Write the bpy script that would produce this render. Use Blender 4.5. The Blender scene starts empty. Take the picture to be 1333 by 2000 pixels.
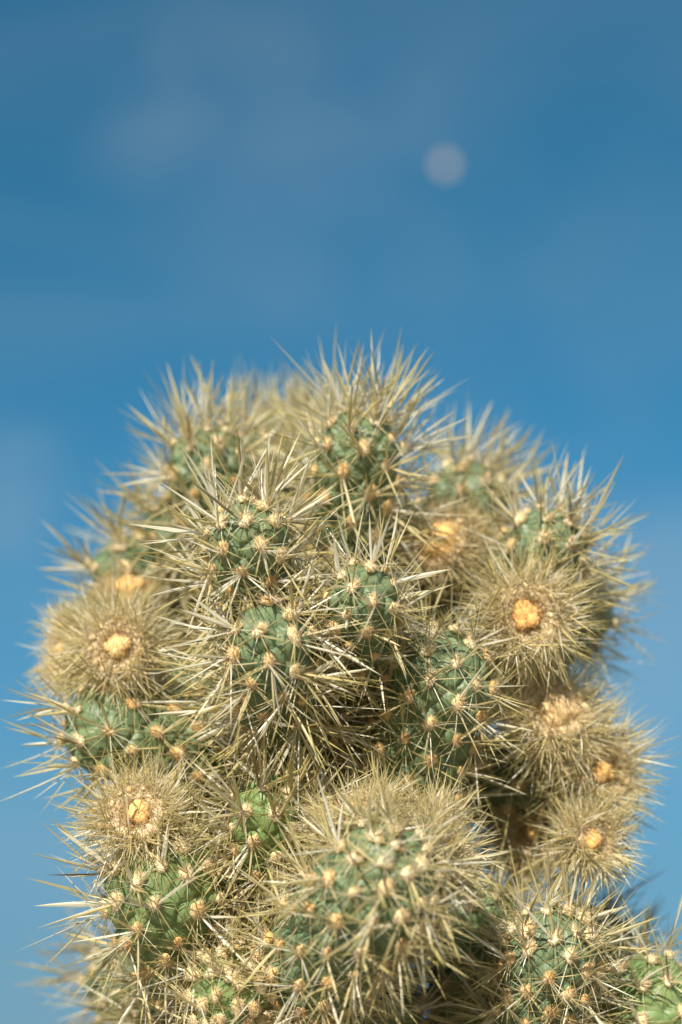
import bpy, math
import numpy as np
from mathutils import Vector, Matrix
from mathutils.bvhtree import BVHTree

rng = np.random.default_rng(11)
scene = bpy.context.scene
col = scene.collection

# ------------------------------------------------------------------ camera
W, H = 1333.0, 2000.0
LENS = 60.0
FPX = LENS / 36.0 * H              # focal length in photo pixels
D0 = 0.667                         # distance of the plane in focus (m)
PITCH = math.radians(28.0)
CAM = np.array([0.0, 0.0, 1.02])
camd = bpy.data.cameras.new('camera')
camd.sensor_fit = 'VERTICAL'; camd.sensor_height = 36.0; camd.sensor_width = 24.0
camd.lens = LENS
camd.clip_start = 0.01; camd.clip_end = 20000.0
camd.dof.use_dof = True
camd.dof.focus_distance = D0 - 0.010
camd.dof.aperture_fstop = 3.9
cam = bpy.data.objects.new('camera', camd); col.objects.link(cam)
cam.location = CAM
cam.rotation_euler = (math.pi / 2 + PITCH, 0, 0)
scene.camera = cam
RX = np.array([1.0, 0, 0])
UP = np.array([0, -math.sin(PITCH), math.cos(PITCH)])
FW = np.array([0, math.cos(PITCH), math.sin(PITCH)])

def P(px, py, d):
    """photo pixel + depth behind the focus plane in cm -> world point"""
    Z = D0 + d * 0.01
    return CAM + Z * (FW + RX * (px - W / 2) / FPX - UP * (py - H / 2) / FPX)

def S(px, d):
    return px * (D0 + d * 0.01) / FPX

def CD(x, y, z):
    """direction given as right, up, towards the viewer -> world"""
    v = RX * x + UP * y - FW * z
    return v / np.linalg.norm(v)

# ------------------------------------------------------------------ sky + sun
SUN_EL, SUN_AZ = math.radians(22.0), math.radians(197.0)
world = bpy.data.worlds.new('World'); scene.world = world
world.use_nodes = True
wn = world.node_tree.nodes; wl = world.node_tree.links
wn.clear()
wo = wn.new('ShaderNodeOutputWorld'); bg = wn.new('ShaderNodeBackground')
sky = wn.new('ShaderNodeTexSky'); sky.sky_type = 'NISHITA'; sky.sun_disc = False
sky.sun_elevation = SUN_EL; sky.sun_rotation = SUN_AZ
sky.altitude = 600; sky.air_density = 1.0; sky.dust_density = 0.4; sky.ozone_density = 1.0
sky.altitude = 800
tc = wn.new('ShaderNodeTexCoord')
tintn = wn.new('ShaderNodeMix'); tintn.data_type = 'RGBA'; tintn.blend_type = 'MULTIPLY'; tintn.inputs[0].default_value = 1.0
tintn.inputs[7].default_value = (0.31, 0.95, 1.03, 1)      # the teal cast of the photograph's sky
wl.new(sky.outputs[0], tintn.inputs[6])
# thin high cloud: soft noise over the whole sky, gathered into a few drifting patches
nz = wn.new('ShaderNodeTexNoise'); nz.inputs['Scale'].default_value = 4.0
nz.inputs['Detail'].default_value = 3.0; nz.inputs['Roughness'].default_value = 0.5; nz.inputs['Distortion'].default_value = 0.6
mp = wn.new('ShaderNodeMapping'); mp.inputs['Scale'].default_value = (1.0, 1.0, 2.6); mp.inputs['Location'].default_value = (1.7, .4, .9)
wl.new(tc.outputs['Generated'], mp.inputs['Vector']); wl.new(mp.outputs[0], nz.inputs['Vector'])
rm = wn.new('ShaderNodeMapRange'); rm.interpolation_type = 'SMOOTHSTEP'
rm.inputs[1].default_value = .40; rm.inputs[2].default_value = .75; rm.inputs[3].default_value = 0; rm.inputs[4].default_value = .09
wl.new(nz.outputs['Fac'], rm.inputs[0])
acc = rm.outputs[0]
wob = wn.new('ShaderNodeTexNoise'); wob.inputs['Scale'].default_value = 9.0; wob.inputs['Detail'].default_value = 4.0
wl.new(tc.outputs['Generated'], wob.inputs['Vector'])
ws = wn.new('ShaderNodeVectorMath'); ws.operation = 'MULTIPLY_ADD'; ws.inputs[1].default_value = (.16, .16, .16); ws.inputs[2].default_value = (-.08, -.08, -.08)
wl.new(wob.outputs['Color'], ws.inputs[0])
wa = wn.new('ShaderNodeVectorMath'); wa.operation = 'ADD'
wl.new(tc.outputs['Generated'], wa.inputs[0]); wl.new(ws.outputs[0], wa.inputs[1])
for px, py, rad, st in ((285, 205, 140, .11), (470, 290, 330, .06), (700, 180, 360, .05), (1320, 1250, 380, .24), (1250, 560, 260, .05),
                        (40, 1000, 150, .20), (30, 1640, 230, .12), (620, 560, 300, .03)):
    v = RX * (px - W / 2) / FPX - UP * (py - H / 2) / FPX + FW; ln = float(np.linalg.norm(v)); v = v / ln
    ds = wn.new('ShaderNodeVectorMath'); ds.operation = 'DISTANCE'; ds.inputs[1].default_value = v.tolist()
    wl.new(wa.outputs[0], ds.inputs[0])
    mr = wn.new('ShaderNodeMapRange'); mr.interpolation_type = 'SMOOTHERSTEP'
    mr.inputs[1].default_value = 1.35 * rad / FPX / ln; mr.inputs[2].default_value = 0.0
    mr.inputs[3].default_value = 0.0; mr.inputs[4].default_value = st
    wl.new(ds.outputs['Value'], mr.inputs[0])
    ad = wn.new('ShaderNodeMath'); ad.operation = 'ADD'
    wl.new(acc, ad.inputs[0]); wl.new(mr.outputs[0], ad.inputs[1]); acc = ad.outputs[0]
mix = wn.new('ShaderNodeMix'); mix.data_type = 'RGBA'
mix.inputs[7].default_value = (3.3, 3.8, 4.1, 1)          # sunlit thin cloud
# pale haze thickening towards the horizon all round
sxyz = wn.new('ShaderNodeSeparateXYZ'); wl.new(tc.outputs['Generated'], sxyz.inputs[0])
hz = wn.new('ShaderNodeMapRange'); hz.interpolation_type = 'SMOOTHSTEP'
hz.inputs[1].default_value = .50; hz.inputs[2].default_value = .14; hz.inputs[3].default_value = 0.0; hz.inputs[4].default_value = .85
wl.new(sxyz.outputs['Z'], hz.inputs[0])
hmix = wn.new('ShaderNodeMix'); hmix.data_type = 'RGBA'; hmix.inputs[7].default_value = (1.34, 2.2, 2.85, 1)
wl.new(hz.outputs[0], hmix.inputs[0]); wl.new(tintn.outputs[2], hmix.inputs[6])
wl.new(acc, mix.inputs[0]); wl.new(hmix.outputs[2], mix.inputs[6])
wl.new(mix.outputs[2], bg.inputs['Color'])
bg.inputs['Strength'].default_value = 0.092
wl.new(bg.outputs[0], wo.inputs[0])

sund = bpy.data.lights.new('sun', 'SUN'); sund.energy = 4.5; sund.angle = math.radians(0.53)
sund.color = (1.0, 0.92, 0.78)
sun = bpy.data.objects.new('sun', sund); col.objects.link(sun)
SUND = np.array([math.sin(SUN_AZ) * math.cos(SUN_EL), math.cos(SUN_AZ) * math.cos(SUN_EL), math.sin(SUN_EL)])
sun.rotation_euler = Vector(SUND).to_track_quat('Z', 'Y').to_euler()
sun.location = (-2, -3, 4)

vs = scene.view_settings
vs.view_transform = 'Standard'; vs.look = 'None'; vs.gamma = 1.0; vs.exposure = 0.52
vs.use_curve_mapping = False
scene.render.engine = 'CYCLES'
scene.cycles.use_denoising = True
scene.cycles.max_bounces = 7
scene.cycles.use_adaptive_sampling = False

# ------------------------------------------------------------------ materials
def base_mat(name):
    m = bpy.data.materials.new(name); m.use_nodes = True
    n = m.node_tree.nodes; l = m.node_tree.links
    return m, n, l, n['Principled BSDF'], n['Material Output']

def tint_node(n):
    a = n.new('ShaderNodeAttribute'); a.attribute_name = 'tint'; return a

def noise_mul(n, l, src, scale, lo, hi, detail=3.0, world=False):
    t = n.new('ShaderNodeNewGeometry' if world else 'ShaderNodeTexCoord'); k = n.new('ShaderNodeTexNoise')
    k.inputs['Scale'].default_value = scale; k.inputs['Detail'].default_value = detail
    l.new(t.outputs['Position' if world else 'Object'], k.inputs['Vector'])
    r = n.new('ShaderNodeMapRange'); r.inputs[1].default_value = 0.3; r.inputs[2].default_value = 0.7
    r.inputs[3].default_value = lo; r.inputs[4].default_value = hi
    l.new(k.outputs['Fac'], r.inputs[0])
    v = n.new('ShaderNodeVectorMath'); v.operation = 'SCALE'
    l.new(src, v.inputs[0]); l.new(r.outputs[0], v.inputs['Scale'])
    return v.outputs[0], k

def make_skin():
    m, n, l, b, o = base_mat('cactus_skin')
    c, _ = noise_mul(n, l, tint_node(n).outputs['Color'], 160.0, 0.88, 1.12)
    c, _ = noise_mul(n, l, c, 1500.0, 0.94, 1.06)
    tcw = n.new('ShaderNodeTexCoord'); kw = n.new('ShaderNodeTexNoise'); kw.inputs['Scale'].default_value = 95.0; kw.inputs['Detail'].default_value = 5.0
    l.new(tcw.outputs['Object'], kw.inputs['Vector'])
    rw = n.new('ShaderNodeMapRange'); rw.inputs[1].default_value = .58; rw.inputs[2].default_value = .74; rw.inputs[3].default_value = 0; rw.inputs[4].default_value = .28
    l.new(kw.outputs['Fac'], rw.inputs[0])
    mw = n.new('ShaderNodeMix'); mw.data_type = 'RGBA'; mw.inputs[7].default_value = (.27, .25, .10, 1)
    l.new(rw.outputs[0], mw.inputs[0]); l.new(c, mw.inputs[6])
    l.new(mw.outputs[2], b.inputs['Base Color'])
    b.inputs['Roughness'].default_value = 0.42
    b.inputs['Specular IOR Level'].default_value = 0.4
    t = n.new('ShaderNodeTexCoord'); k = n.new('ShaderNodeTexNoise'); k.inputs['Scale'].default_value = 900.0
    k.inputs['Detail'].default_value = 4
    bp = n.new('ShaderNodeBump'); bp.inputs['Strength'].default_value = 0.35; bp.inputs['Distance'].default_value = 0.0004
    l.new(t.outputs['Object'], k.inputs['Vector']); l.new(k.outputs['Fac'], bp.inputs['Height'])
    l.new(bp.outputs[0], b.inputs['Normal'])
    return m

def make_spine():
    m, n, l, b, o = base_mat('spine_sheath')
    a = tint_node(n)
    l.new(a.outputs['Color'], b.inputs['Base Color'])
    b.inputs['Roughness'].default_value = 0.36
    b.inputs['Specular IOR Level'].default_value = 0.9
    tr = n.new('ShaderNodeBsdfTranslucent'); l.new(a.outputs['Color'], tr.inputs['Color'])
    mx = n.new('ShaderNodeMixShader'); mx.inputs[0].default_value = 0.42
    l.new(b.outputs[0], mx.inputs[1]); l.new(tr.outputs[0], mx.inputs[2]); l.new(mx.outputs[0], o.inputs[0])
    return m

def make_wool():
    m, n, l, b, o = base_mat('areole_wool')
    c, k = noise_mul(n, l, tint_node(n).outputs['Color'], 1500.0, 0.84, 1.2, 5.0, True)
    bp = n.new('ShaderNodeBump'); bp.inputs['Strength'].default_value = 0.5; bp.inputs['Distance'].default_value = 0.0010
    l.new(k.outputs['Fac'], bp.inputs['Height']); l.new(bp.outputs[0], b.inputs['Normal'])
    l.new(c, b.inputs['Base Color'])
    b.inputs['Roughness'].default_value = 0.9
    b.inputs['Specular IOR Level'].default_value = 0.15
    b.inputs['Sheen Weight'].default_value = 0.25
    return m

def make_sand():
    m, n, l, b, o = base_mat('desert_sand')
    rgb = n.new('ShaderNodeRGB'); rgb.outputs[0].default_value = (0.46, 0.36, 0.25, 1)
    c, _ = noise_mul(n, l, rgb.outputs[0], 0.6, 0.75, 1.2, 6)
    c, _ = noise_mul(n, l, c, 40.0, 0.75, 1.2, 6)
    l.new(c, b.inputs['Base Color']); b.inputs['Roughness'].default_value = 0.95
    return m

def make_moon():
    m, n, l, b, o = base_mat('moon_rock')
    rgb = n.new('ShaderNodeRGB'); rgb.outputs[0].default_value = (0.29, 0.185, 0.055, 1)
    c, _ = noise_mul(n, l, rgb.outputs[0], 0.5, 0.88, 1.1, 3)
    l.new(c, b.inputs['Base Color']); b.inputs['Roughness'].default_value = 1.0
    b.inputs['Specular IOR Level'].default_value = 0.0
    tp = n.new('ShaderNodeBsdfTransparent'); ad = n.new('ShaderNodeAddShader')     # the blue air in front of it still shows
    l.new(b.outputs[0], ad.inputs[0]); l.new(tp.outputs[0], ad.inputs[1]); l.new(ad.outputs[0], o.inputs[0])
    return m

SKIN, SPINE, WOOL = make_skin(), make_spine(), make_wool()

# ------------------------------------------------------------------ mesh helpers
def mesh_np(name, V, F, C, mat, smooth=True):
    me = bpy.data.meshes.new(name)
    V = np.ascontiguousarray(V, dtype=np.float32); F = np.ascontiguousarray(F, dtype=np.int32)
    me.vertices.add(len(V)); me.vertices.foreach_set('co', V.ravel())
    me.loops.add(F.size); me.loops.foreach_set('vertex_index', F.ravel())
    me.polygons.add(len(F))
    me.polygons.foreach_set('loop_start', np.arange(0, F.size, 3, dtype=np.int32))
    me.polygons.foreach_set('use_smooth', np.full(len(F), smooth, dtype=bool))
    if C is not None:
        at = me.attributes.new('tint', 'FLOAT_COLOR', 'POINT')
        c4 = np.ones((len(V), 4), dtype=np.float32); c4[:, :3] = C
        at.data.foreach_set('color', c4.ravel())
    me.update(calc_edges=True)
    if mat: me.materials.append(mat)
    return me

def obj(name, me, parent=None, **props):
    o = bpy.data.objects.new(name, me); col.objects.link(o)
    if parent is not None:
        o.parent = parent
    for k, v in props.items(): o[k] = v
    return o

def unit(v):
    v = np.asarray(v, float)
    return v / (np.linalg.norm(v, axis=-1, keepdims=True) + 1e-12)

def perp(n):
    n = np.asarray(n, float)
    a = np.where(np.abs(n[..., 2:3]) < 0.9, np.array([0, 0, 1.0]), np.array([1.0, 0, 0]))
    return unit(np.cross(n, a))

def rand(a, b, n=None): return rng.uniform(a, b, n)

# ------------------------------------------------------------------ spines
T_BIG = np.array([0, .14, .45, .80]); W_BIG = np.array([.45, .75, 1.0, .52])
T_FINE = np.array([0, .5]); W_FINE = np.array([.8, .9])

def spine_geo(pos, dirs, length, width, bend, base_c, tip_c, big, hair=False):
    """vectorised tapered, slightly bent spines. returns V (n,k,3), F template, C (n,k,3)"""
    n = len(pos); sides = 4 if big else 3
    T, Wd = (T_BIG, W_BIG) if big else (T_FINE, W_FINE)
    if hair: T, Wd = T_FINE[:1], W_FINE[:1]
    a = perp(dirs); b = np.cross(dirs, a)
    roll = rand(0, 2 * math.pi, n)[:, None]
    u = a * np.cos(roll) + b * np.sin(roll); v = np.cross(dirs, u)
    rings = []; cols = []
    for t, w in zip(T, Wd):
        c = pos + dirs * (length * t)[:, None] + u * (bend * length * t * t)[:, None]
        cc = base_c * (1 - t ** 1.6) + tip_c * t ** 1.6
        if t == 0: cc = cc * .45 + np.array([.66, .50, .31]) * .55
        for k in range(sides):
            ang = 2 * math.pi * k / sides
            rings.append(c + (u * math.cos(ang) * 1.0 + v * math.sin(ang) * 0.62) * (0.5 * w * width)[:, None])
            cols.append(cc)
    rings.append(pos + dirs * length[:, None] + u * (bend * length)[:, None]); cols.append(tip_c)
    V = np.stack(rings, 1); C = np.stack(cols, 1)
    F = []
    m = len(T)
    for r in range(m - 1):
        for k in range(sides):
            p, q = r * sides + k, r * sides + (k + 1) % sides
            F += [(p, q, q + sides), (p, q + sides, p + sides)]
    last = (m - 1) * sides
    for k in range(sides):
        F.append((last + k, last + (k + 1) % sides, m * sides))
    return V, np.array(F), C

def flatten(parts):
    Vs, Fs, Cs = [], [], []; off = 0
    for V, F, C in parts:
        n, k = V.shape[:2]
        if n == 0: continue
        Vs.append(V.reshape(-1, 3)); Cs.append(C.reshape(-1, 3))
        Fs.append((F[None] + (np.arange(n) * k)[:, None, None] + off).reshape(-1, 3)); off += n * k
    if not Vs: return None
    return np.concatenate(Vs), np.concatenate(Fs), np.concatenate(Cs)

STRAW = np.array([0.79, 0.70, 0.46]); OLIVE = np.array([0.68, 0.605, 0.335])
PALE = np.array([0.92, 0.89, 0.80]); GOLD = np.array([0.60, 0.51, 0.18]); BROWN = np.array([0.20, 0.135, 0.065])  # PALE: whitish papery sheath, with sun glints painted into the colour

def spine_cols(n, pale=0.22, warm=0.0, old=0.0, bright=1.0):
    k = rand(0, 1, n)[:, None]
    c = STRAW * k + OLIVE * (1 - k)
    c = c * rand(0.8, 1.25, n)[:, None]
    is_p = rand(0, 1, n)[:, None] < pale
    c = np.where(is_p, PALE * rand(0.85, 1.15, n)[:, None], c)
    is_g = rand(0, 1, n)[:, None] < .04                       # weathered grey-brown ones
    c = np.where(is_g, np.array([.30, .23, .15]) * rand(.7, 1.2, n)[:, None], c)
    c = c * (1 - warm) + np.array([0.50, 0.33, 0.12]) * warm
    c = c * (1 - old) + BROWN * old
    c = c * bright
    tip = GOLD * rand(0.8, 1.2, n)[:, None]
    tip = tip * (1 - old) + BROWN * old
    return c, np.where(is_p, 0.4 * c + 0.6 * tip, tip)

# ------------------------------------------------------------------ areole wool (a few shared shapes)
def ico(sub):
    import bmesh
    bm = bmesh.new(); bmesh.ops.create_icosphere(bm, subdivisions=sub, radius=1.0)
    V = np.array([v.co[:] for v in bm.verts]); F = np.array([[v.index for v in f.verts] for f in bm.faces]); bm.free()
    return V, F
ICO1, ICOF1 = ico(2); ICO2, ICOF2 = ico(3)
CREAM = np.array([0.86, 0.76, 0.55]); TAN = np.array([0.82, 0.64, 0.35]); ORANGE = np.array([0.78, 0.46, 0.15])

def wool_geo(age):
    """unit areole: x across, y towards the stem tip, z outwards"""
    V = ICO1.copy()
    ph = rand(0, 6.28, 6)
    lump = 1 + 0.16 * np.sin(V[:, 0] * 5 + ph[0]) * np.cos(V[:, 1] * 4 + ph[1]) + 0.12 * np.sin(V[:, 2] * 7 + V[:, 1] * 5 + ph[2])
    V = V * lump[:, None] * np.array([0.80, 1.12, 0.56]) + np.array([0, 0.1, 0.1])
    k = np.clip((V[:, 1] + 0.7) / 1.8, 0, 1)[:, None]
    lowc = CREAM * (1 - 0.35 * age) + TAN * 0.35 * age
    highc = TAN * (1 - age) + ORANGE * age
    C = lowc * (1 - k) + highc * k
    Vs, Fs, Cs = [V], [ICOF1], [C]; off = len(V)
    n = 190
    d = unit(rng.normal(size=(n, 3)) + np.array([0, 0.45, 0.75])); d[:, 2] = np.abs(d[:, 2])
    p = d * np.array([0.7, 1.0, 0.45]) + np.array([0, 0.1, 0.1])
    d2 = unit(d + np.array([0, 0.5, 0.3]))
    bc, tc_ = C.mean(0) * np.ones((n, 3)), (highc * 1.05) * np.ones((n, 3))
    bc = bc * rand(0.8, 1.2, n)[:, None]
    hv, hf, hc = spine_geo(p, d2, np.where(rand(0, 1, n) < .3, rand(.6, 1.2, n), rand(0.25, 0.6, n)), rand(0.08, 0.15, n), rand(-.1, .1, n), bc, tc_, False, True)
    f = flatten([(hv, hf, hc)])
    Vs.append(f[0]); Fs.append(f[1] + off); Cs.append(f[2])
    return np.concatenate(Vs), np.concatenate(Fs), np.concatenate(Cs)
WOOLS = [[wool_geo(a) for _ in range(3)] for a in (0.0, 0.5, 1.0)]
WOOL_ME = [[mesh_np('areole', *w, WOOL) for w in row] for row in WOOLS]

# ------------------------------------------------------------------ registry of everything grown on the plant
AREOLES = []   # dict(part, pos, n, t, size, age, var)
SPINES = []    # dict(part, V, F, C, mid, score, big)
BODIES = []    # (V, F) for the visibility test

class Part:
    def __init__(self, name, label=None):
        self.name, self.label = name, label
        self.body = None; self.sp = []; self.ar = []; self.extra = []

PARTS = []

GA = math.radians(137.508)

def grow_areole(part, p, n, t, size, age, k):
    """k: dict with spine settings; p in world coords; n outward, t towards tip"""
    part.ar.append(dict(p=p, n=n, t=t, size=size, age=age, var=int(rng.integers(3)), roll=rand(-.3, .3), sx=rand(.85, 1.15), sz=rand(.85, 1.2)))
    b = np.cross(n, t)
    far = (unit(CAM - p) @ n) < -.35
    if far: k = dict(k, nc=(k['nc'][0] // 2, k['nc'][1] // 2), nr=(k['nr'][0] // 2, k['nr'][1] // 2))
    # sheathed long spines
    m = int(rng.integers(k['nc'][0], k['nc'][1] + 1))
    if m > 0:
        al = np.radians(rand(12, k.get('spread', 62), m)); az = rand(0, 2 * math.pi, m)
        d = n * np.cos(al)[:, None] + (t * np.cos(az)[:, None] + b * np.sin(az)[:, None]) * np.sin(al)[:, None]
        d = unit(d + t * k.get('lift', 0.18) + np.array([0, 0, 0.04]))
        L = rand(k['lc'][0], k['lc'][1], m) * rand(.75, 1.1, m); wd = (0.00048 + 0.00102 * rand(0, 1, m) ** 1.6) * k.get('w', 1.0)
        bc, tc_ = spine_cols(m, k.get('pale', .28), k.get('warm', 0), k.get('old', 0), k.get('bright', 1))
        p0 = p + (n * 0.2 - t * 0.35) * size + d * 0.3 * size + (b * rand(-.5, .5, m)[:, None] + t * rand(-.4, .3, m)[:, None]) * size
        part.sp.append((spine_geo(p0, d, L, wd, np.where(rand(0, 1, m) < .25, rand(-.15, .15, m), rand(-.04, .04, m)), bc, tc_, True), True))
    # thin radial spines lying close to the skin
    m = int(rng.integers(k['nr'][0], k['nr'][1] + 1))
    if m > 0:
        al = np.radians(rand(55, 84, m)); az = (np.arange(m) + rand(-.3, .3, m)) * 2 * math.pi / m + rand(0, 6.28)
        d = n * np.cos(al)[:, None] + (t * np.cos(az)[:, None] + b * np.sin(az)[:, None]) * np.sin(al)[:, None]
        d = unit(d)
        L = rand(k['lr'][0], k['lr'][1], m); wd = rand(0.00034, 0.0006, m) * k.get('w', 1.0)
        bc, tc_ = spine_cols(m, 0.25, k.get('warm', 0), k.get('old', 0), k.get('bright', 1))
        p0 = p + n * 0.1 * size + d * 0.4 * size
        part.sp.append((spine_geo(p0, d, L, wd, rand(-.08, .08, m), bc, tc_, False), False))

def sweep(path, rad, nth):
    """frames along path by parallel transport"""
    T = unit(np.gradient(path, axis=0))
    N = np.zeros_like(T); N[0] = perp(T[0][None])[0]
    for i in range(1, len(T)):
        v = N[i - 1] - T[i] * np.dot(N[i - 1], T[i]); N[i] = unit(v)
    B = np.cross(T, N)
    return T, N, B

GREEN = np.array([0.135, 0.205, 0.118]); GREEN2 = np.array([0.152, 0.215, 0.108]); YOUNG = np.array([0.27, 0.40, 0.08])

def stem(name, path, rfun, spacing, ks, label=None, young=0.0, wool=1.0, age0=0.75, nv=56, nu=60, tub=1.0, bark=0.0, tipdense=0.6):
    """a tubercled stem swept along path (K,3); rfun(u)->radius ; areoles on an equal-area golden spiral"""
    part = Part(name, label); PARTS.append(part)
    K = 200
    tt = np.linspace(0, 1, len(path)); q = np.linspace(0, 1, K)
    fine = np.stack([np.interp(q, tt, path[:, i]) for i in range(3)], 1)
    for _ in range(12): fine[1:-1] = 0.25 * fine[:-2] + 0.5 * fine[1:-1] + 0.25 * fine[2:]
    T, N, B = sweep(fine, None, nv)
    seg = np.linalg.norm(np.diff(fine, axis=0), axis=1); s = np.concatenate([[0], np.cumsum(seg)]); Ltot = s[-1]
    R = np.array([rfun(u) for u in q])
    # slope normals
    dR = np.gradient(R, s + 1e-9)
    def at(u, th):
        i = np.clip(u * (K - 1), 0, K - 1 - 1e-6); i0 = i.astype(int); f = (i - i0)[..., None]
        lerp = lambda A: A[i0] * (1 - f) + A[i0 + 1] * f
        c, n0, b0, t0 = lerp(fine), lerp(N), lerp(B), lerp(T)
        r = lerp(R[:, None]); dr = lerp(dR[:, None])
        rad = unit(n0 * np.cos(th)[..., None] + b0 * np.sin(th)[..., None])
        nrm = unit(rad - t0 * np.clip(dr, -30, 30))
        tan = unit(t0 + rad * np.clip(dr, -30, 30))
        return c + rad * r, nrm, tan
    # areoles
    dA = 2 * math.pi * R * np.sqrt(1 + np.clip(dR, -8, 8) ** 2)
    cumA = np.concatenate([[0], np.cumsum(0.5 * (dA[1:] + dA[:-1]) * seg)])
    w = np.ones(K); w += tipdense * np.clip((q - 0.8) / 0.2, 0, 1)        # closer together near the growing tip
    cumW = np.concatenate([[0], np.cumsum(0.5 * (dA[1:] * w[1:] + dA[:-1] * w[:-1]) * seg)])
    n_ar = max(4, int(cumW[-1] / (0.86 * spacing ** 2)))
    ua = np.interp((np.arange(n_ar) + 0.5) / n_ar * cumW[-1], cumW, q)
    ua = np.clip(ua + rng.normal(0, 0.006, n_ar), 0.01, 0.995)
    tha = np.arange(n_ar) * GA + rand(0, 6.28) + rng.normal(0, 0.05, n_ar)
    pa, na, ta = at(ua, tha)
    # body mesh with one raised tubercle per areole, grooves between them
    uu = np.linspace(0, 1, nu) ; uu = 0.5 * uu + 0.5 * np.interp(np.linspace(0, cumA[-1], nu), cumA, q)
    th = np.linspace(0, 2 * math.pi, nv, endpoint=False)
    U, TH = np.meshgrid(uu, th, indexing='ij')
    p, nr, tn = at(U, TH)
    pf = p.reshape(-1, 3)
    cen = pa - ta * spacing * 0.18
    d = np.linalg.norm((pf[:, None] - cen[None]), axis=2)
    ds = np.partition(d, 1, axis=1)[:, :2]
    f1, f2 = ds[:, 0], ds[:, 1]
    g = np.clip((f2 - f1) / (0.21 * spacing), 0, 1); g = g * g * (3 - 2 * g)
    da = np.min(np.linalg.norm(pf[:, None] - pa[None], axis=2), axis=1)
    nn_ = np.linalg.norm(pa[:, None] - pa[None], axis=2) + np.eye(n_ar) * 9
    loc = np.clip(nn_.min(1) / (0.95 * spacing), 0.12, 1.0)[np.argmin(d, axis=1)]
    amp = 0.19 * spacing * tub
    h = loc * amp * (g - 0.8) + loc * 0.09 * spacing * tub * np.exp(-(da / (0.33 * spacing)) ** 2)
    V = pf + nr.reshape(-1, 3) * h[:, None]
    idx = np.arange(nu * nv).reshape(nu, nv)
    a_, b_ = idx[:-1], idx[1:]
    F = np.concatenate([np.stack([a_, np.roll(a_, -1, 1), np.roll(b_, -1, 1)], -1).reshape(-1, 3),
                        np.stack([a_, np.roll(b_, -1, 1), b_], -1).reshape(-1, 3)])
    # close both ends
    V = np.concatenate([V, fine[:1], fine[-1:]]); ca, cb = len(V) - 2, len(V) - 1
    F = np.concatenate([F, np.stack([np.roll(idx[0], -1), idx[0], np.full(nv, ca)], -1),
                        np.stack([idx[-1], np.roll(idx[-1], -1), np.full(nv, cb)], -1)])
    gk = rand(0, 1)
    gc = GREEN * gk + GREEN2 * (1 - gk)
    yk = np.clip(young * (0.35 + 0.65 * U.reshape(-1)), 0, 1)[:, None]
    C = gc * (1 - yk) + YOUNG * yk
    near = np.exp(-(da / (0.30 * spacing)) ** 2)[:, None] * 0.25
    C = C * (1 - near) + np.array([0.22, 0.26, 0.10]) * near
    bk = np.clip(bark * (1.1 - U.reshape(-1)), 0, 1)[:, None]
    C = C * (1 - bk) + np.array([0.17, 0.125, 0.075]) * bk
    C = np.concatenate([C, C[:1], C[-1:]])
    part.body = (V, F, C); BODIES.append((V, F))
    for i in range(n_ar):
        tipk = np.clip((ua[i] - 0.6) / 0.4, 0, 1)
        age = age0 * (1 - tipk) + 0.05 * tipk
        size = min(0.215 * spacing, 0.0027) * wool * rand(0.82, 1.2)
        kk = dict(ks)
        if tipk > 0.5:
            kk['spread'] = ks.get('tipspread', 50); kk['lift'] = 0.3 if 'tipspread' not in ks else -.25
        grow_areole(part, pa[i] + na[i] * (amp * 0.25 + 0.08 * spacing * tub), na[i], ta[i], size, float(np.clip(age + rand(-.25, .25), 0, 1)), kk)
    return part

def cap_r(r, L, base=0.55, taper=1.2, cap=1.0):
    """radius profile: narrow foot, full body, domed tip"""
    def f(u):
        x = u * L
        k = 1.0
        if x < taper * r:
            y = x / (taper * r); k = base + (1 - base) * (1 - (1 - y) ** 2)
        e = (L - x) / (cap * r)
        if e < 1: k *= math.sqrt(max(0.0, 1 - (1 - e) ** 2))
        k *= 1 - 0.06 * math.sin(u * 2.2)
        return max(r * k, r * 0.02)
    return f

LC = (0.018, 0.035); LR = (0.009, 0.019)
KD = dict(nc=(9, 13), nr=(9, 13), lc=LC, lr=LR)

def joint(tip, base, r, spacing=62, label=None, bow=0.05, k=None, **kw):
    t3, b3 = P(*tip), P(*base)
    ax = t3 - b3; L = np.linalg.norm(ax); rr = S(r, 0.5 * (tip[2] + base[2]))
    side = perp((ax / L)[None])[0]
    q = np.linspace(0, 1, 9)[:, None]
    path = b3 + ax * q + side * (np.sin(q * math.pi) * bow * L)
    ks = dict(KD)
    if k: ks.update(k)
    if label: kw.setdefault('nv', 84); kw.setdefault('nu', 90)
    else: kw.setdefault('nv', 50); kw.setdefault('nu', 54)
    st = stem('stem_joint', path, cap_r(rr, L), S(spacing, 0.5 * (tip[2] + base[2])), ks, label, **kw)
    st.foot = b3; st.r = rr; st.axis = ax / L
    return st

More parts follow.
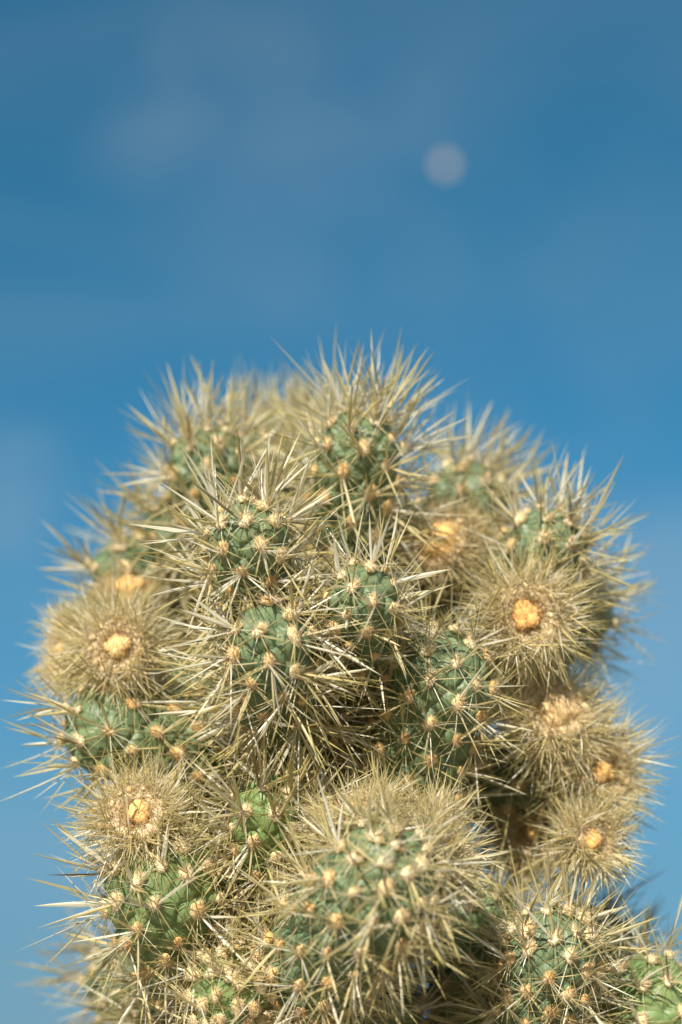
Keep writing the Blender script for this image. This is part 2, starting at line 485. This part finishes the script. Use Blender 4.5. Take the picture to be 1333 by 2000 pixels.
# ------------------------------------------------------------------ fruits: short spiny barrels with a woolly orange scar on the crown
def fruit(center, axis, R, label=None, rows=4, knob=1.0, L=(0.013, 0.024), warm=0.12, length=2.1, kc=(0.72, 0.40, 0.09), skew=0.0):
    part = Part('fruit', label); PARTS.append(part)
    c = P(*center); d = center[2]; r = S(R, d); ax = CD(*axis)
    n0 = perp(ax[None])[0]; b0 = np.cross(ax, n0)
    nu, nv = 26, 40
    # profile along the axis: foot -> belly -> rim -> sunken cup
    prof = [(-length, .35), (-length * .85, .62), (-length * .6, .86), (-length * .35, .97), (-.35, 1.0), (-.12, .93), (0, .80), (.03, .68), (-.02, .58), (-.10, .48), (-.14, .3), (-.15, 0.02)]
    prof = np.array(prof); q = np.linspace(0, 1, len(prof)); qq = np.linspace(0, 1, nu)
    px = np.interp(qq, q, prof[:, 0]); pr = np.interp(qq, q, prof[:, 1])
    th = np.linspace(0, 2 * math.pi, nv, endpoint=False)
    V = (c + ax * (px * r)[:, None, None] + (n0 * np.cos(th)[:, None] + b0 * np.sin(th)[:, None])[None] * (pr * r)[:, None, None])
    V = V + rng.normal(0, r * .012, V.shape)
    idx = np.arange(nu * nv).reshape(nu, nv); a_, b_ = idx[:-1], idx[1:]
    F = np.concatenate([np.stack([a_, np.roll(a_, -1, 1), np.roll(b_, -1, 1)], -1).reshape(-1, 3),
                        np.stack([a_, np.roll(b_, -1, 1), b_], -1).reshape(-1, 3)])
    V = V.reshape(-1, 3)
    kk = np.repeat(np.clip((qq - .42) / .08, 0, 1), nv)[:, None]
    ki = np.repeat(np.clip((qq - .78) / .06, 0, 1), nv)[:, None]
    C = (GREEN2 * (1 - kk) + np.array([0.66, 0.52, 0.34]) * kk) * (1 - ki) + np.array([.42, .22, .07]) * ki
    part.body = (V, F, C); BODIES.append((V, F))
    ph = rand(0, 6.28)
    rows += 1
    zs = [-.06, -.02, -.36, -.8, -1.25, -1.65][:rows]; rs = [.60, .86, 1.0, 1.0, .93, .8]; ns = [9, 13, 12, 11, 10, 9]
    for j in range(rows):
        for i in range(ns[j]):
            a = ph + (i + 0.5 * (j % 2)) * 2 * math.pi / ns[j] + rand(-.1, .1)
            rad = n0 * math.cos(a) + b0 * math.sin(a)
            p = c + ax * (zs[j] * r + rand(-.04, .04) * r) + rad * rs[j] * r
            nn = unit(rad + ax * [2.0, 1.0, .45, .15, 0, -.1][j]); tt = unit(ax - nn * np.dot(ax, nn))
            if j == 0:
                grow_areole(part, p, unit(ax + rad * .35), rad, r * .11 * rand(.7, 1.3), rand(0, .4), dict(nc=(0, 0), nr=(14, 18), lc=L, lr=(.0025, .007), w=.8, warm=.1))
                continue
            ks = dict(nc=(10, 14), nr=(12, 16), lc=L, lr=(L[0] * .45, L[1] * .7), w=.5, pale=.3, bright=1.15, warm=warm * .6, spread=58, lift=0.05)
            grow_areole(part, p, nn, tt, r * (.13 if j == 1 else .11) * rand(.85, 1.25), rand(0, .35) + (0.3 if j > 2 else 0), ks)
    m = 700                                   # woolly bristles crowding the rim
    a = rand(0, 2 * math.pi, m)[:, None]; q_ = rand(.42, 1.06, m)[:, None]
    rad = n0 * np.cos(a) + b0 * np.sin(a)
    p0 = c + rad * q_ * r + ax * (np.where(q_ > .8, -.30 * ((q_ - .8) / .2) ** 2, -.04)) * r
    dd = unit(ax * (1.1 - q_ * .8) + rad * (q_ * 1.5 - .35) + rng.normal(0, .28, (m, 3)))
    hc = CREAM * (1.12 - (q_ - .5) * .6) + STRAW * (q_ - .5) * .6
    part.sp.append((spine_geo(p0, dd, rand(.12, .50, m) * r * (1 + 2.6 * np.maximum(q_[:, 0] - .5, 0)), rand(.02, .04, m) * r, rand(-.15, .15, m), hc * rand(.8, 1.15, m)[:, None], hc * .8 + GOLD * .2, False), False))
    if knob > 0:
        # withered flower remains: a clump of puckered woolly lobes
        Vs, Fs, Cs = [], [], []; off = 0
        lobes = [(rand(-.08, .08), rand(-.08, .08), .0, .33)] + [(.27 * math.cos(x) * rand(.6, 1.15), .27 * math.sin(x) * rand(.6, 1.15), rand(-.16, .14), rand(.13, .27)) for x in np.arange(11) * .57 + ph]
        for lx, ly, lz, lr in lobes:
            v = ICO2.copy()
            h1, h2 = rand(0, 6.28), rand(0, 6.28)
            v = v * (1 + .13 * np.sin(v[:, 0] * 8 + h1) * np.cos(v[:, 1] * 7 + h2) + .06 * np.sin(v[:, 2] * 17 + v[:, 0] * 13 + h2))[:, None]
            v = v * np.array([1, 1, .9 + rand(-.15, .25)]) * lr + np.array([lx + skew, ly + skew * .4, lz])
            w = c + (n0 * v[:, :1] + b0 * v[:, 1:2] + ax * v[:, 2:3]) * r * knob
            Vs.append(w); Fs.append(ICOF2 + off); off += len(v)
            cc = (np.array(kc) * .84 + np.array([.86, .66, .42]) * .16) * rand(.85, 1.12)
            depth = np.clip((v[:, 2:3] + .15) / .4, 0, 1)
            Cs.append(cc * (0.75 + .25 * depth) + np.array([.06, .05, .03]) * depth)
        Vn = np.concatenate(Vs)
        m = 480
        dd = unit(rng.normal(size=(m, 3)) + ax * 0.9); pk = Vn[rng.integers(0, len(Vn), m)]
        hv = spine_geo(pk, dd, rand(.08, .26, m) * r * knob, rand(.025, .05, m) * r, rand(-.2, .2, m), np.ones((m, 3)) * np.array([.78, .46, .14]), np.ones((m, 3)) * np.array([.84, .62, .34]), False, True)
        f = flatten([hv])
        Vs.append(f[0]); Fs.append(f[1] + off); Cs.append(f[2])
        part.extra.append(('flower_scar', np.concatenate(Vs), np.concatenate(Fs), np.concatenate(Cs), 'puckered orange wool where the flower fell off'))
    part.foot = c - ax * length * r; part.r = r * .6; part.axis = ax
    return part

# ================================================================== THE PLANT
# --- trunk: stands on the ground behind all the joints
TR_TOP = P(640, 1120, 15)
TRX, TRY = P(650, 1500, 15)[:2]
trunk_path = np.array([[TRX + .02, TRY + .03, -0.03], [TRX + .015, TRY + .03, .25], [TRX, TRY + .02, .55], [TRX - .005, TRY + .01, .85], P(655, 1700, 15), P(650, 1400, 15), TR_TOP])
trunk = stem('trunk', trunk_path, lambda u: 0.040 - 0.022 * u if u < .985 else (0.040 - 0.022 * u) * math.sqrt(max(1e-4, 1 - ((u - .985) / .015) ** 2)), 0.021,
             dict(nc=(6, 9), nr=(6, 9), lc=(.014, .028), lr=(.008, .015), old=.45, pale=.08), nv=64, nu=220, bark=.95, age0=1.0)
TRUNK_PTS = np.array([np.array([np.interp(z, trunk_path[:, 2], trunk_path[:, i]) for i in range(3)]) for z in np.linspace(0, trunk_path[-1, 2], 200)])

J = joint
# in focus, middle of the plant
A = J((490, 1000, -1.3), (528, 1245, 2.8), 80, 60, 'upright green joint with white spines above the middle of the cluster', k=dict(pale=.45, w=1.15, nc=(6, 9)))
B = J((530, 1210, -2.4), (600, 1485, 4.5), 80, 66, 'long forward-leaning joint in the middle with the longest straw spines', k=dict(lc=(.022, .038), nc=(7, 11), w=1.15, pale=.38, tipspread=74, lift=-.03), age0=.8, wool=1.1)
C_ = J((714, 1138, -2.0), (735, 1310, 3.8), 68, 60, 'short rounded green joint with few spines', k=dict(nc=(3, 6), lc=(.014, .030), pale=.42))
D_ = J((655, 1238, -.4), (628, 1318, 2.5), 36, 32, 'tiny young bud joint', k=dict(nc=(2, 4), lc=(.007, .014), lr=(.005, .009)), wool=1.2, age0=.2)
# behind, along the top
E = J((718, 812, 5.0), (698, 1120, 7.6), 82, 64, 'tall upright joint with long spines at the top of the cluster', age0=.9, tipdense=1.6, k=dict(lc=(.020, .042)))
F_ = J((412, 838, 8.5), (440, 1050, 10.5), 86, 62, 'out of focus joint with a crown of upright spines', tipdense=1.8, k=dict(nc=(9, 14)))
G = J((545, 812, 15.5), (570, 1060, 16.5), 78, 60, tipdense=1.6)
G2 = J((620, 840, 13), (640, 1100, 14), 76, 60, tipdense=1.6)
H_ = J((955, 915, 11.5), (860, 1110, 13.0), 80, 58, tipdense=1.8)
I_ = J((1110, 1018, 5.2), (1010, 1185, 8.2), 82, 60, tipdense=1.2)
W_ = J((215, 1080, 9.5), (370, 1220, 13), 76, 64)
W2 = J((330, 985, 9.5), (440, 1180, 13), 74, 64)
# right side
L_ = J((893, 1248, 1.6), (805, 1580, 4.8), 106, 66, 'thick dark green joint with orange areoles', age0=1.0, k=dict(nc=(4, 6)))
O_ = J((1165, 1500, 6.2), (900, 1545, 9.5), 86, 66, age0=.9, k=dict(nc=(6, 9)))
R_ = J((1105, 1795, -.4), (1050, 2090, 3.0), 88, 58, 'sharp green joint with cream areoles at the lower right', k=dict(nc=(5, 8), lc=(.016, .030)), age0=.85, wool=1.2)
S_ = J((1300, 1905, 2.0), (1250, 2110, 6.5), 98, 70, young=.35, k=dict(nc=(7, 10)))
CC = J((950, 1730, 5.0), (930, 2090, 8.0), 84, 66, young=.3)
DD = J((1205, 1800, 10), (1080, 1960, 13), 80, 66, k=dict(old=.35))
# left side
V_ = J((140, 1396, 3.2), (440, 1480, 5.5), 100, 70, 'joint growing sideways with orange areoles on its flank', age0=.9, k=dict(nc=(5, 8)))
X_ = J((305, 1670, -.6), (430, 1920, 6), 118, 72, 'fat joint under the orange-tipped fruit', young=.3, age0=.75, wool=1.15, k=dict(nc=(5, 9), pale=.38))
Y_ = J((542, 1542, -.6), (528, 1790, 4.5), 72, 62, 'fresh bright green joint between two larger ones', young=.42, age0=.5)
BB = J((185, 1925, 10.5), (400, 1900, 14), 84, 68, k=dict(old=.2))
# low front
Z_ = J((806, 1672, -5.4), (600, 1925, 1.5), 118, 70, 'blurred large joint leaning forward with a creamy woolly crown', wool=1.05, tipdense=1.2, k=dict(nc=(6, 10), lc=(.014, .028), tipspread=80))
AA = J((452, 1885, -1.4), (505, 2050, 3), 84, 46, 'young joint crowded with cream wool and few spines', wool=1.5, age0=.35, k=dict(nc=(2, 4), nr=(4, 7)), young=.35)
# filling the inside of the bush
J((520, 1000, 10), (560, 1250, 14), 76, 66, k=dict(old=.15))
J((640, 1400, 6), (650, 1640, 11), 80, 66, k=dict(old=.2))
J((390, 1500, 7), (520, 1680, 12), 78, 66, k=dict(old=.1))
J((700, 1530, 3), (690, 1760, 10), 80, 66)
J((290, 1560, 9), (470, 1720, 13), 80, 66)
J((760, 1930, 3), (720, 2120, 8), 84, 62, k=dict(old=.2))
J((330, 1950, 5), (450, 2120, 10), 84, 66)
J((1130, 2010, 6), (1040, 2200, 10), 84, 66)
J((860, 1190, 9), (780, 1380, 13), 76, 66)
J((370, 1290, 9), (480, 1440, 13), 78, 66)
J((1180, 1160, 9.5), (1050, 1290, 12.5), 62, 62)
# just below the picture
for x, d in ((300, 8), (520, 2), (760, 4), (980, 8), (1180, 9), (640, 20), (420, 22), (900, 22), (650, 24)):
    J((x, 2160 + 60 * (d % 3), d), (650 + (x - 650) * .45, 2420, 13 if d < 18 else 16), 86, 68, k=dict(nc=(4, 6), nr=(5, 7)))

# --- fruits
fruit((1035, 1200, 2.2), (.12, .10, 1), 66, 'round spiny fruit facing the front with an orange crown', L=(.016, .027), skew=.12, kc=(.80, .39, .075))
fruit((858, 1052, 6.2), (-.35, .55, .75), 66, 'orange-brown woolly fruit out of focus', warm=1.0, knob=1.5, L=(.007, .015), kc=(.72, .42, .12))
fruit((1085, 1385, 3.6), (.06, .62, .75), 70, 'fruit with a tall pale orange crown standing up', knob=1.2, kc=(.80, .55, .26), length=2.6, L=(.014, .024))
fruit((1185, 1505, 3.8), (.40, .12, .9), 60, 'blurred fruit ending the sideways joint', L=(.014, .024), knob=.85, kc=(.76, .42, .10), skew=.15)
fruit((1165, 1637, 2.2), (.38, .22, .9), 46, 'small spiny fruit with an orange crown', L=(.010, .022), knob=1.15, skew=.1, kc=(.72, .36, .06))
fruit((1040, 1625, 6.0), (-.1, .45, .8), 62, 'dull tan fruit in the shade', knob=.5, warm=.3)
fruit((228, 1262, 2.8), (-.06, .22, 1), 60, 'round spiny fruit facing the front with a pale orange crown', L=(.013, .026), knob=.95, kc=(.85, .58, .24), skew=-.05)
fruit((120, 1268, 6.0), (-.8, .15, .5), 60, 'fuzzy fruit facing the open sky', knob=.6, L=(.010, .018), warm=.2)
fruit((252, 1150, 8.5), (.1, .9, .5), 48, 'dried orange fruit remains', knob=1.4, warm=.6, L=(.006, .012), rows=3)
fruit((265, 1588, -.2), (-.05, .55, .85), 62, 'spiny fruit with a bright orange crown on a fat joint', L=(.014, .025), knob=.9, kc=(.85, .47, .14), skew=-.08)
fruit((885, 1640, -2.2), (.75, .35, .35), 66, 'dense tan fruit beside the blurred joint', knob=.5, L=(.012, .022), warm=.25)
fruit((690, 1575, -1.4), (-.25, .9, .15), 70, 'dense straw-coloured fruit behind the blurred joint', knob=.5, L=(.012, .023), warm=.2)

# --- long papery spines standing out singly, whitish sheath and sun glint in one colour
def long_spine(part, x0, y0, x1, y1, dd=-.4, w=.0020, pale=1.0):
    best, bd = None, 1e9
    for a in part.ar:
        r = a['p'] - CAM; z = r @ FW
        x, y = W / 2 + FPX * (r @ RX) / z, H / 2 - FPX * (r @ UP) / z
        d = math.hypot(x - x0, y - y0) + (60 if (unit(CAM - a['p']) @ a['n']) < -.1 else 0)
        if d < bd: best, bd, bz = a, d, z
    p0 = best['p'] + best['n'] * .001
    v = P(x1, y1, (bz - D0) * 100 + dd) - p0; Lg = np.linalg.norm(v); d = (v / Lg)[None]
    c = (PALE * pale + STRAW * (1 - pale))[None]
    part.sp.append((spine_geo(p0[None], d, np.array([Lg]), np.array([w]), rand(-.03, .03, 1), c, c * .5 + GOLD * .5, True), True))
    LONG.append((part, len(part.sp) - 1))
LONG = []
for a in ((400, 1035, 250, 1020), (430, 985, 358, 890), (420, 1000, 310, 940), (505, 965, 526, 840), (560, 950, 622, 888), (550, 960, 590, 900), (500, 1040, 525, 1130), (600, 990, 650, 960)):
    long_spine(A, *a)
for a in ((420, 1290, 322, 1265), (440, 1200, 365, 1160), (430, 1250, 348, 1188), (440, 1370, 285, 1395), (430, 1420, 375, 1450), (650, 1370, 790, 1405), (660, 1330, 795, 1370), (640, 1450, 720, 1560), (600, 1480, 560, 1570), (470, 1350, 340, 1400)):
    long_spine(B, *a, -1.0)
for a in ((775, 1150, 882, 1110), (780, 1210, 882, 1250), (720, 1120, 722, 1000), (745, 1125, 768, 998), (680, 1120, 650, 1035)):
    long_spine(C_, *a)
for a in ((800, 845, 940, 848), (722, 800, 723, 640), (690, 800, 660, 665), (765, 810, 820, 705), (800, 800, 870, 738), (670, 820, 625, 690), (740, 990, 860, 1010)):
    long_spine(E, *a)
for a in ((1120, 1140, 1240, 1172), (1150, 1080, 1232, 1025), (1130, 1000, 1155, 975), (1010, 1000, 990, 950)):
    long_spine(I_, *a, -.2)
for a in ((220, 1690, 110, 1615), (210, 1740, 65, 1765), (230, 1780, 70, 1815), (220, 1660, 130, 1590), (300, 1700, 330, 1600), (240, 1840, 150, 1880)):
    long_spine(X_, *a)
for a in ((1180, 1830, 1260, 1825), (1090, 1790, 1130, 1690), (1050, 1800, 1010, 1700), (1150, 1800, 1230, 1770)):
    long_spine(R_, *a, -.2, .0013, .6)
for a in ((500, 1545, 460, 1480), (540, 1540, 550, 1460), (480, 1600, 440, 1640), (590, 1560, 660, 1470)):
    long_spine(Y_, *a, -.3, .0013)
for a in ((415, 840, 388, 700), (350, 870, 245, 790), (350, 920, 190, 925), (370, 840, 325, 705), (480, 840, 530, 800)):
    long_spine(F_, *a, 0, .0016, .35)

# --- branches: older stems joining every joint and fruit to the trunk
for part in [p for p in PARTS if p.name in ('stem_joint', 'fruit')]:
    f = part.foot
    dist = np.linalg.norm(TRUNK_PTS - (f - np.array([0, 0, .05])), axis=1)
    if part.name == 'fruit':
        # fruits sit on the nearest joint
        best, bd = None, 9
        for q in PARTS:
            if q.name != 'stem_joint': continue
            pv = q.body[0]; dd = np.linalg.norm(pv - f, axis=1); i = dd.argmin()
            if dd[i] < bd: best, bd = pv[i], dd[i]
        if bd < .012: continue
        end = best
    else:
        end = TRUNK_PTS[dist.argmin()]
    st = f + part.axis * part.r * .7
    v = f - part.axis * min(.02, .4 * np.linalg.norm(end - f))
    mid = .5 * (v + end) + np.array([0, 0, -.008])
    path = np.array([end, mid, v, f, st]); r0 = max(.006, min(.011, part.r * .62))
    stem('branch', path, lambda u, r0=r0: r0, .0145,
         dict(nc=(4, 6), nr=(5, 8), lc=(.013, .026), lr=(.008, .014), old=.22, pale=.1), nv=26, nu=40, age0=1.0, bark=.45, tub=.8)

# ------------------------------------------------------------------ pick the areoles and spines that show largest
bv, bf, off = [], [], 0
for V, F in BODIES:
    bv.append(V); bf.append(F + off); off += len(V)
BVH = BVHTree.FromPolygons(np.concatenate(bv).tolist(), np.concatenate(bf).tolist())
CV = Vector(CAM)
def to_px(p):
    r = p - CAM; z = r @ FW
    return W / 2 + FPX * (r @ RX) / z, H / 2 - FPX * (r @ UP) / z, z
def clear(p):
    d = CV - Vector(p); L = d.length; d /= L
    return BVH.ray_cast(Vector(p) + d * .0015, d, L)[0] is None

cand = []
for pi, part in enumerate(PARTS):
    for ai, a in enumerate(part.ar):
        x, y, z = to_px(a['p'])
        if not (-5 < x < W + 5 and -5 < y < H + 5): continue
        face = unit(CAM - a['p']) @ a['n']
        if face < -0.05: continue
        cand.append((a['size'] / z * (0.5 + face), pi, ai))
cand.sort(reverse=True)
keep_a, n = set(), 0
for sc_, pi, ai in cand:
    a = PARTS[pi].ar[ai]
    if clear(a['p'] + a['n'] * a['size'] * 1.5):
        keep_a.add((pi, ai)); n += 1
        if n >= 300: break

cand = []
for pi, part in enumerate(PARTS):
    for bi, ((V, F, C), big) in enumerate(part.sp):
        if not big: continue
        base, tip = V[:, :4].mean(1), V[:, -1]
        x0, y0, z0 = to_px(base); x1, y1, z1 = to_px(tip)
        mx_, my_ = .5 * (x0 + x1), .5 * (y0 + y1)
        ok = (mx_ > 0) & (mx_ < W) & (my_ > 0) & (my_ < H)
        blur = np.abs(1 - D0 / np.maximum(z1, .2))
        sc_ = np.hypot(x1 - x0, y1 - y0) * (1 - 2.5 * np.minimum(blur, .3))
        for i in np.nonzero(ok)[0]:
            cand.append((sc_[i], pi, bi, int(i)))
cand.sort(reverse=True)
keep_s, n = set((PARTS.index(p_), b_, 0) for p_, b_ in LONG), len(LONG)
for sc_, pi, bi, i in cand:
    V = PARTS[pi].sp[bi][0][0][i]
    if clear(.5 * (V[:4].mean(0) + V[-1])) and clear(V[-1]):
        keep_s.add((pi, bi, i)); n += 1
        if n >= 300: break

# ------------------------------------------------------------------ link everything
BASE = np.array([TRX + .02, TRY + .03, 0.0])
cactus = obj('cholla_cactus', None, None, label='bushy cholla cactus bristling with straw-coloured spines and orange-tipped fruits', category='cactus')
cactus.location = BASE
cactus.empty_display_size = .1

def shift(V, o): return V - o

for pi, part in enumerate(PARTS):
    V, F, C = part.body
    org = V.mean(0) if part.name != 'trunk' else BASE
    me = mesh_np(part.name, shift(V, org), F, C, SKIN)
    po = obj(part.name, me, cactus); po.location = org - BASE
    if part.label: po['label'] = part.label
    # areoles
    rest = []
    for ai, a in enumerate(part.ar):
        b = np.cross(a['t'], a['n']); t, nn = a['t'], a['n']
        c_, s_ = math.cos(a['roll']), math.sin(a['roll'])
        bx, by = b * c_ + t * s_, t * c_ - b * s_
        row = 0 if a['age'] < .33 else 1 if a['age'] < .66 else 2
        sz = a['size']
        M3 = np.stack([bx * sz * a['sx'], by * sz, nn * sz * a['sz']], 1)
        if (pi, ai) in keep_a:
            ao = obj('areole', WOOL_ME[row][a['var']], po)
            M = np.eye(4); M[:3, :3] = M3; M[:3, 3] = a['p'] - org
            ao.matrix_local = Matrix(M.tolist())
        else:
            wv, wf, wc = WOOLS[row][a['var']]
            nh = 0 if part.name in ('trunk', 'branch') else 30
            wv, wf, wc = wv[:len(ICO1) + nh * 4], wf[:len(ICOF1) + nh * 3], wc[:len(ICO1) + nh * 4]
            rest.append(((wv @ M3.T + a['p'] - org)[None], wf, wc[None]))
    f = flatten(rest)
    if f: obj('areoles', mesh_np('areoles', *f, WOOL), po, kind='stuff')
    # spines
    rest = []
    for bi, ((V, F, C), big) in enumerate(part.sp):
        kp = [i for i in range(len(V)) if (pi, bi, i) in keep_s]
        for i in kp:
            o0 = V[i][:4].mean(0)
            so = obj('spine', mesh_np('spine', V[i] - o0, F, C[i], SPINE, False), po); so.location = o0 - org
        m = np.ones(len(V), bool); m[kp] = False
        rest.append((V[m] - org, F, C[m]))
    f = flatten(rest)
    if f: obj('spines', mesh_np('spines', *f, SPINE, False), po, kind='stuff')
    for nm, V, F, C, lab in part.extra:
        obj(nm, mesh_np(nm, V - org, F, C, WOOL), po, label=lab)

# ------------------------------------------------------------------ ground and moon
gx = np.concatenate([-np.geomspace(6000, .5, 40), np.geomspace(.5, 6000, 40)])
GX, GY = np.meshgrid(gx, gx + TRY, indexing='ij')
rr = np.hypot(GX - TRX, GY - TRY)
GZ = .02 * np.sin(GX * 1.3) * np.cos(GY * 1.1) * np.clip((rr - .6) / 2, 0, 1)
gv = np.stack([GX, GY, GZ], -1).reshape(-1, 3); m = len(gx)
gi = np.arange(m * m).reshape(m, m)
gf = np.concatenate([np.stack([gi[:-1, :-1], gi[1:, :-1], gi[1:, 1:]], -1).reshape(-1, 3), np.stack([gi[:-1, :-1], gi[1:, 1:], gi[:-1, 1:]], -1).reshape(-1, 3)])
obj('ground', mesh_np('ground', gv, gf, None, make_sand()), None, kind='structure')

MD = 5000.0
mdir = FW + RX * (870 - W / 2) / FPX - UP * (322 - H / 2) / FPX
mv, mf = ico(5)
mr = MD * np.linalg.norm(mdir) * math.tan(math.radians(.25))
moon = obj('moon', mesh_np('moon', mv * mr, mf, None, make_moon()), None, label='pale round daytime moon out of focus in the blue sky', category='moon')
moon.location = CAM + mdir * MD
print('PARTS', len(PARTS), 'areoles kept', len(keep_a), 'spines kept', len(keep_s),
      'tris', sum(len(m.polygons) for m in bpy.data.meshes if m.users))
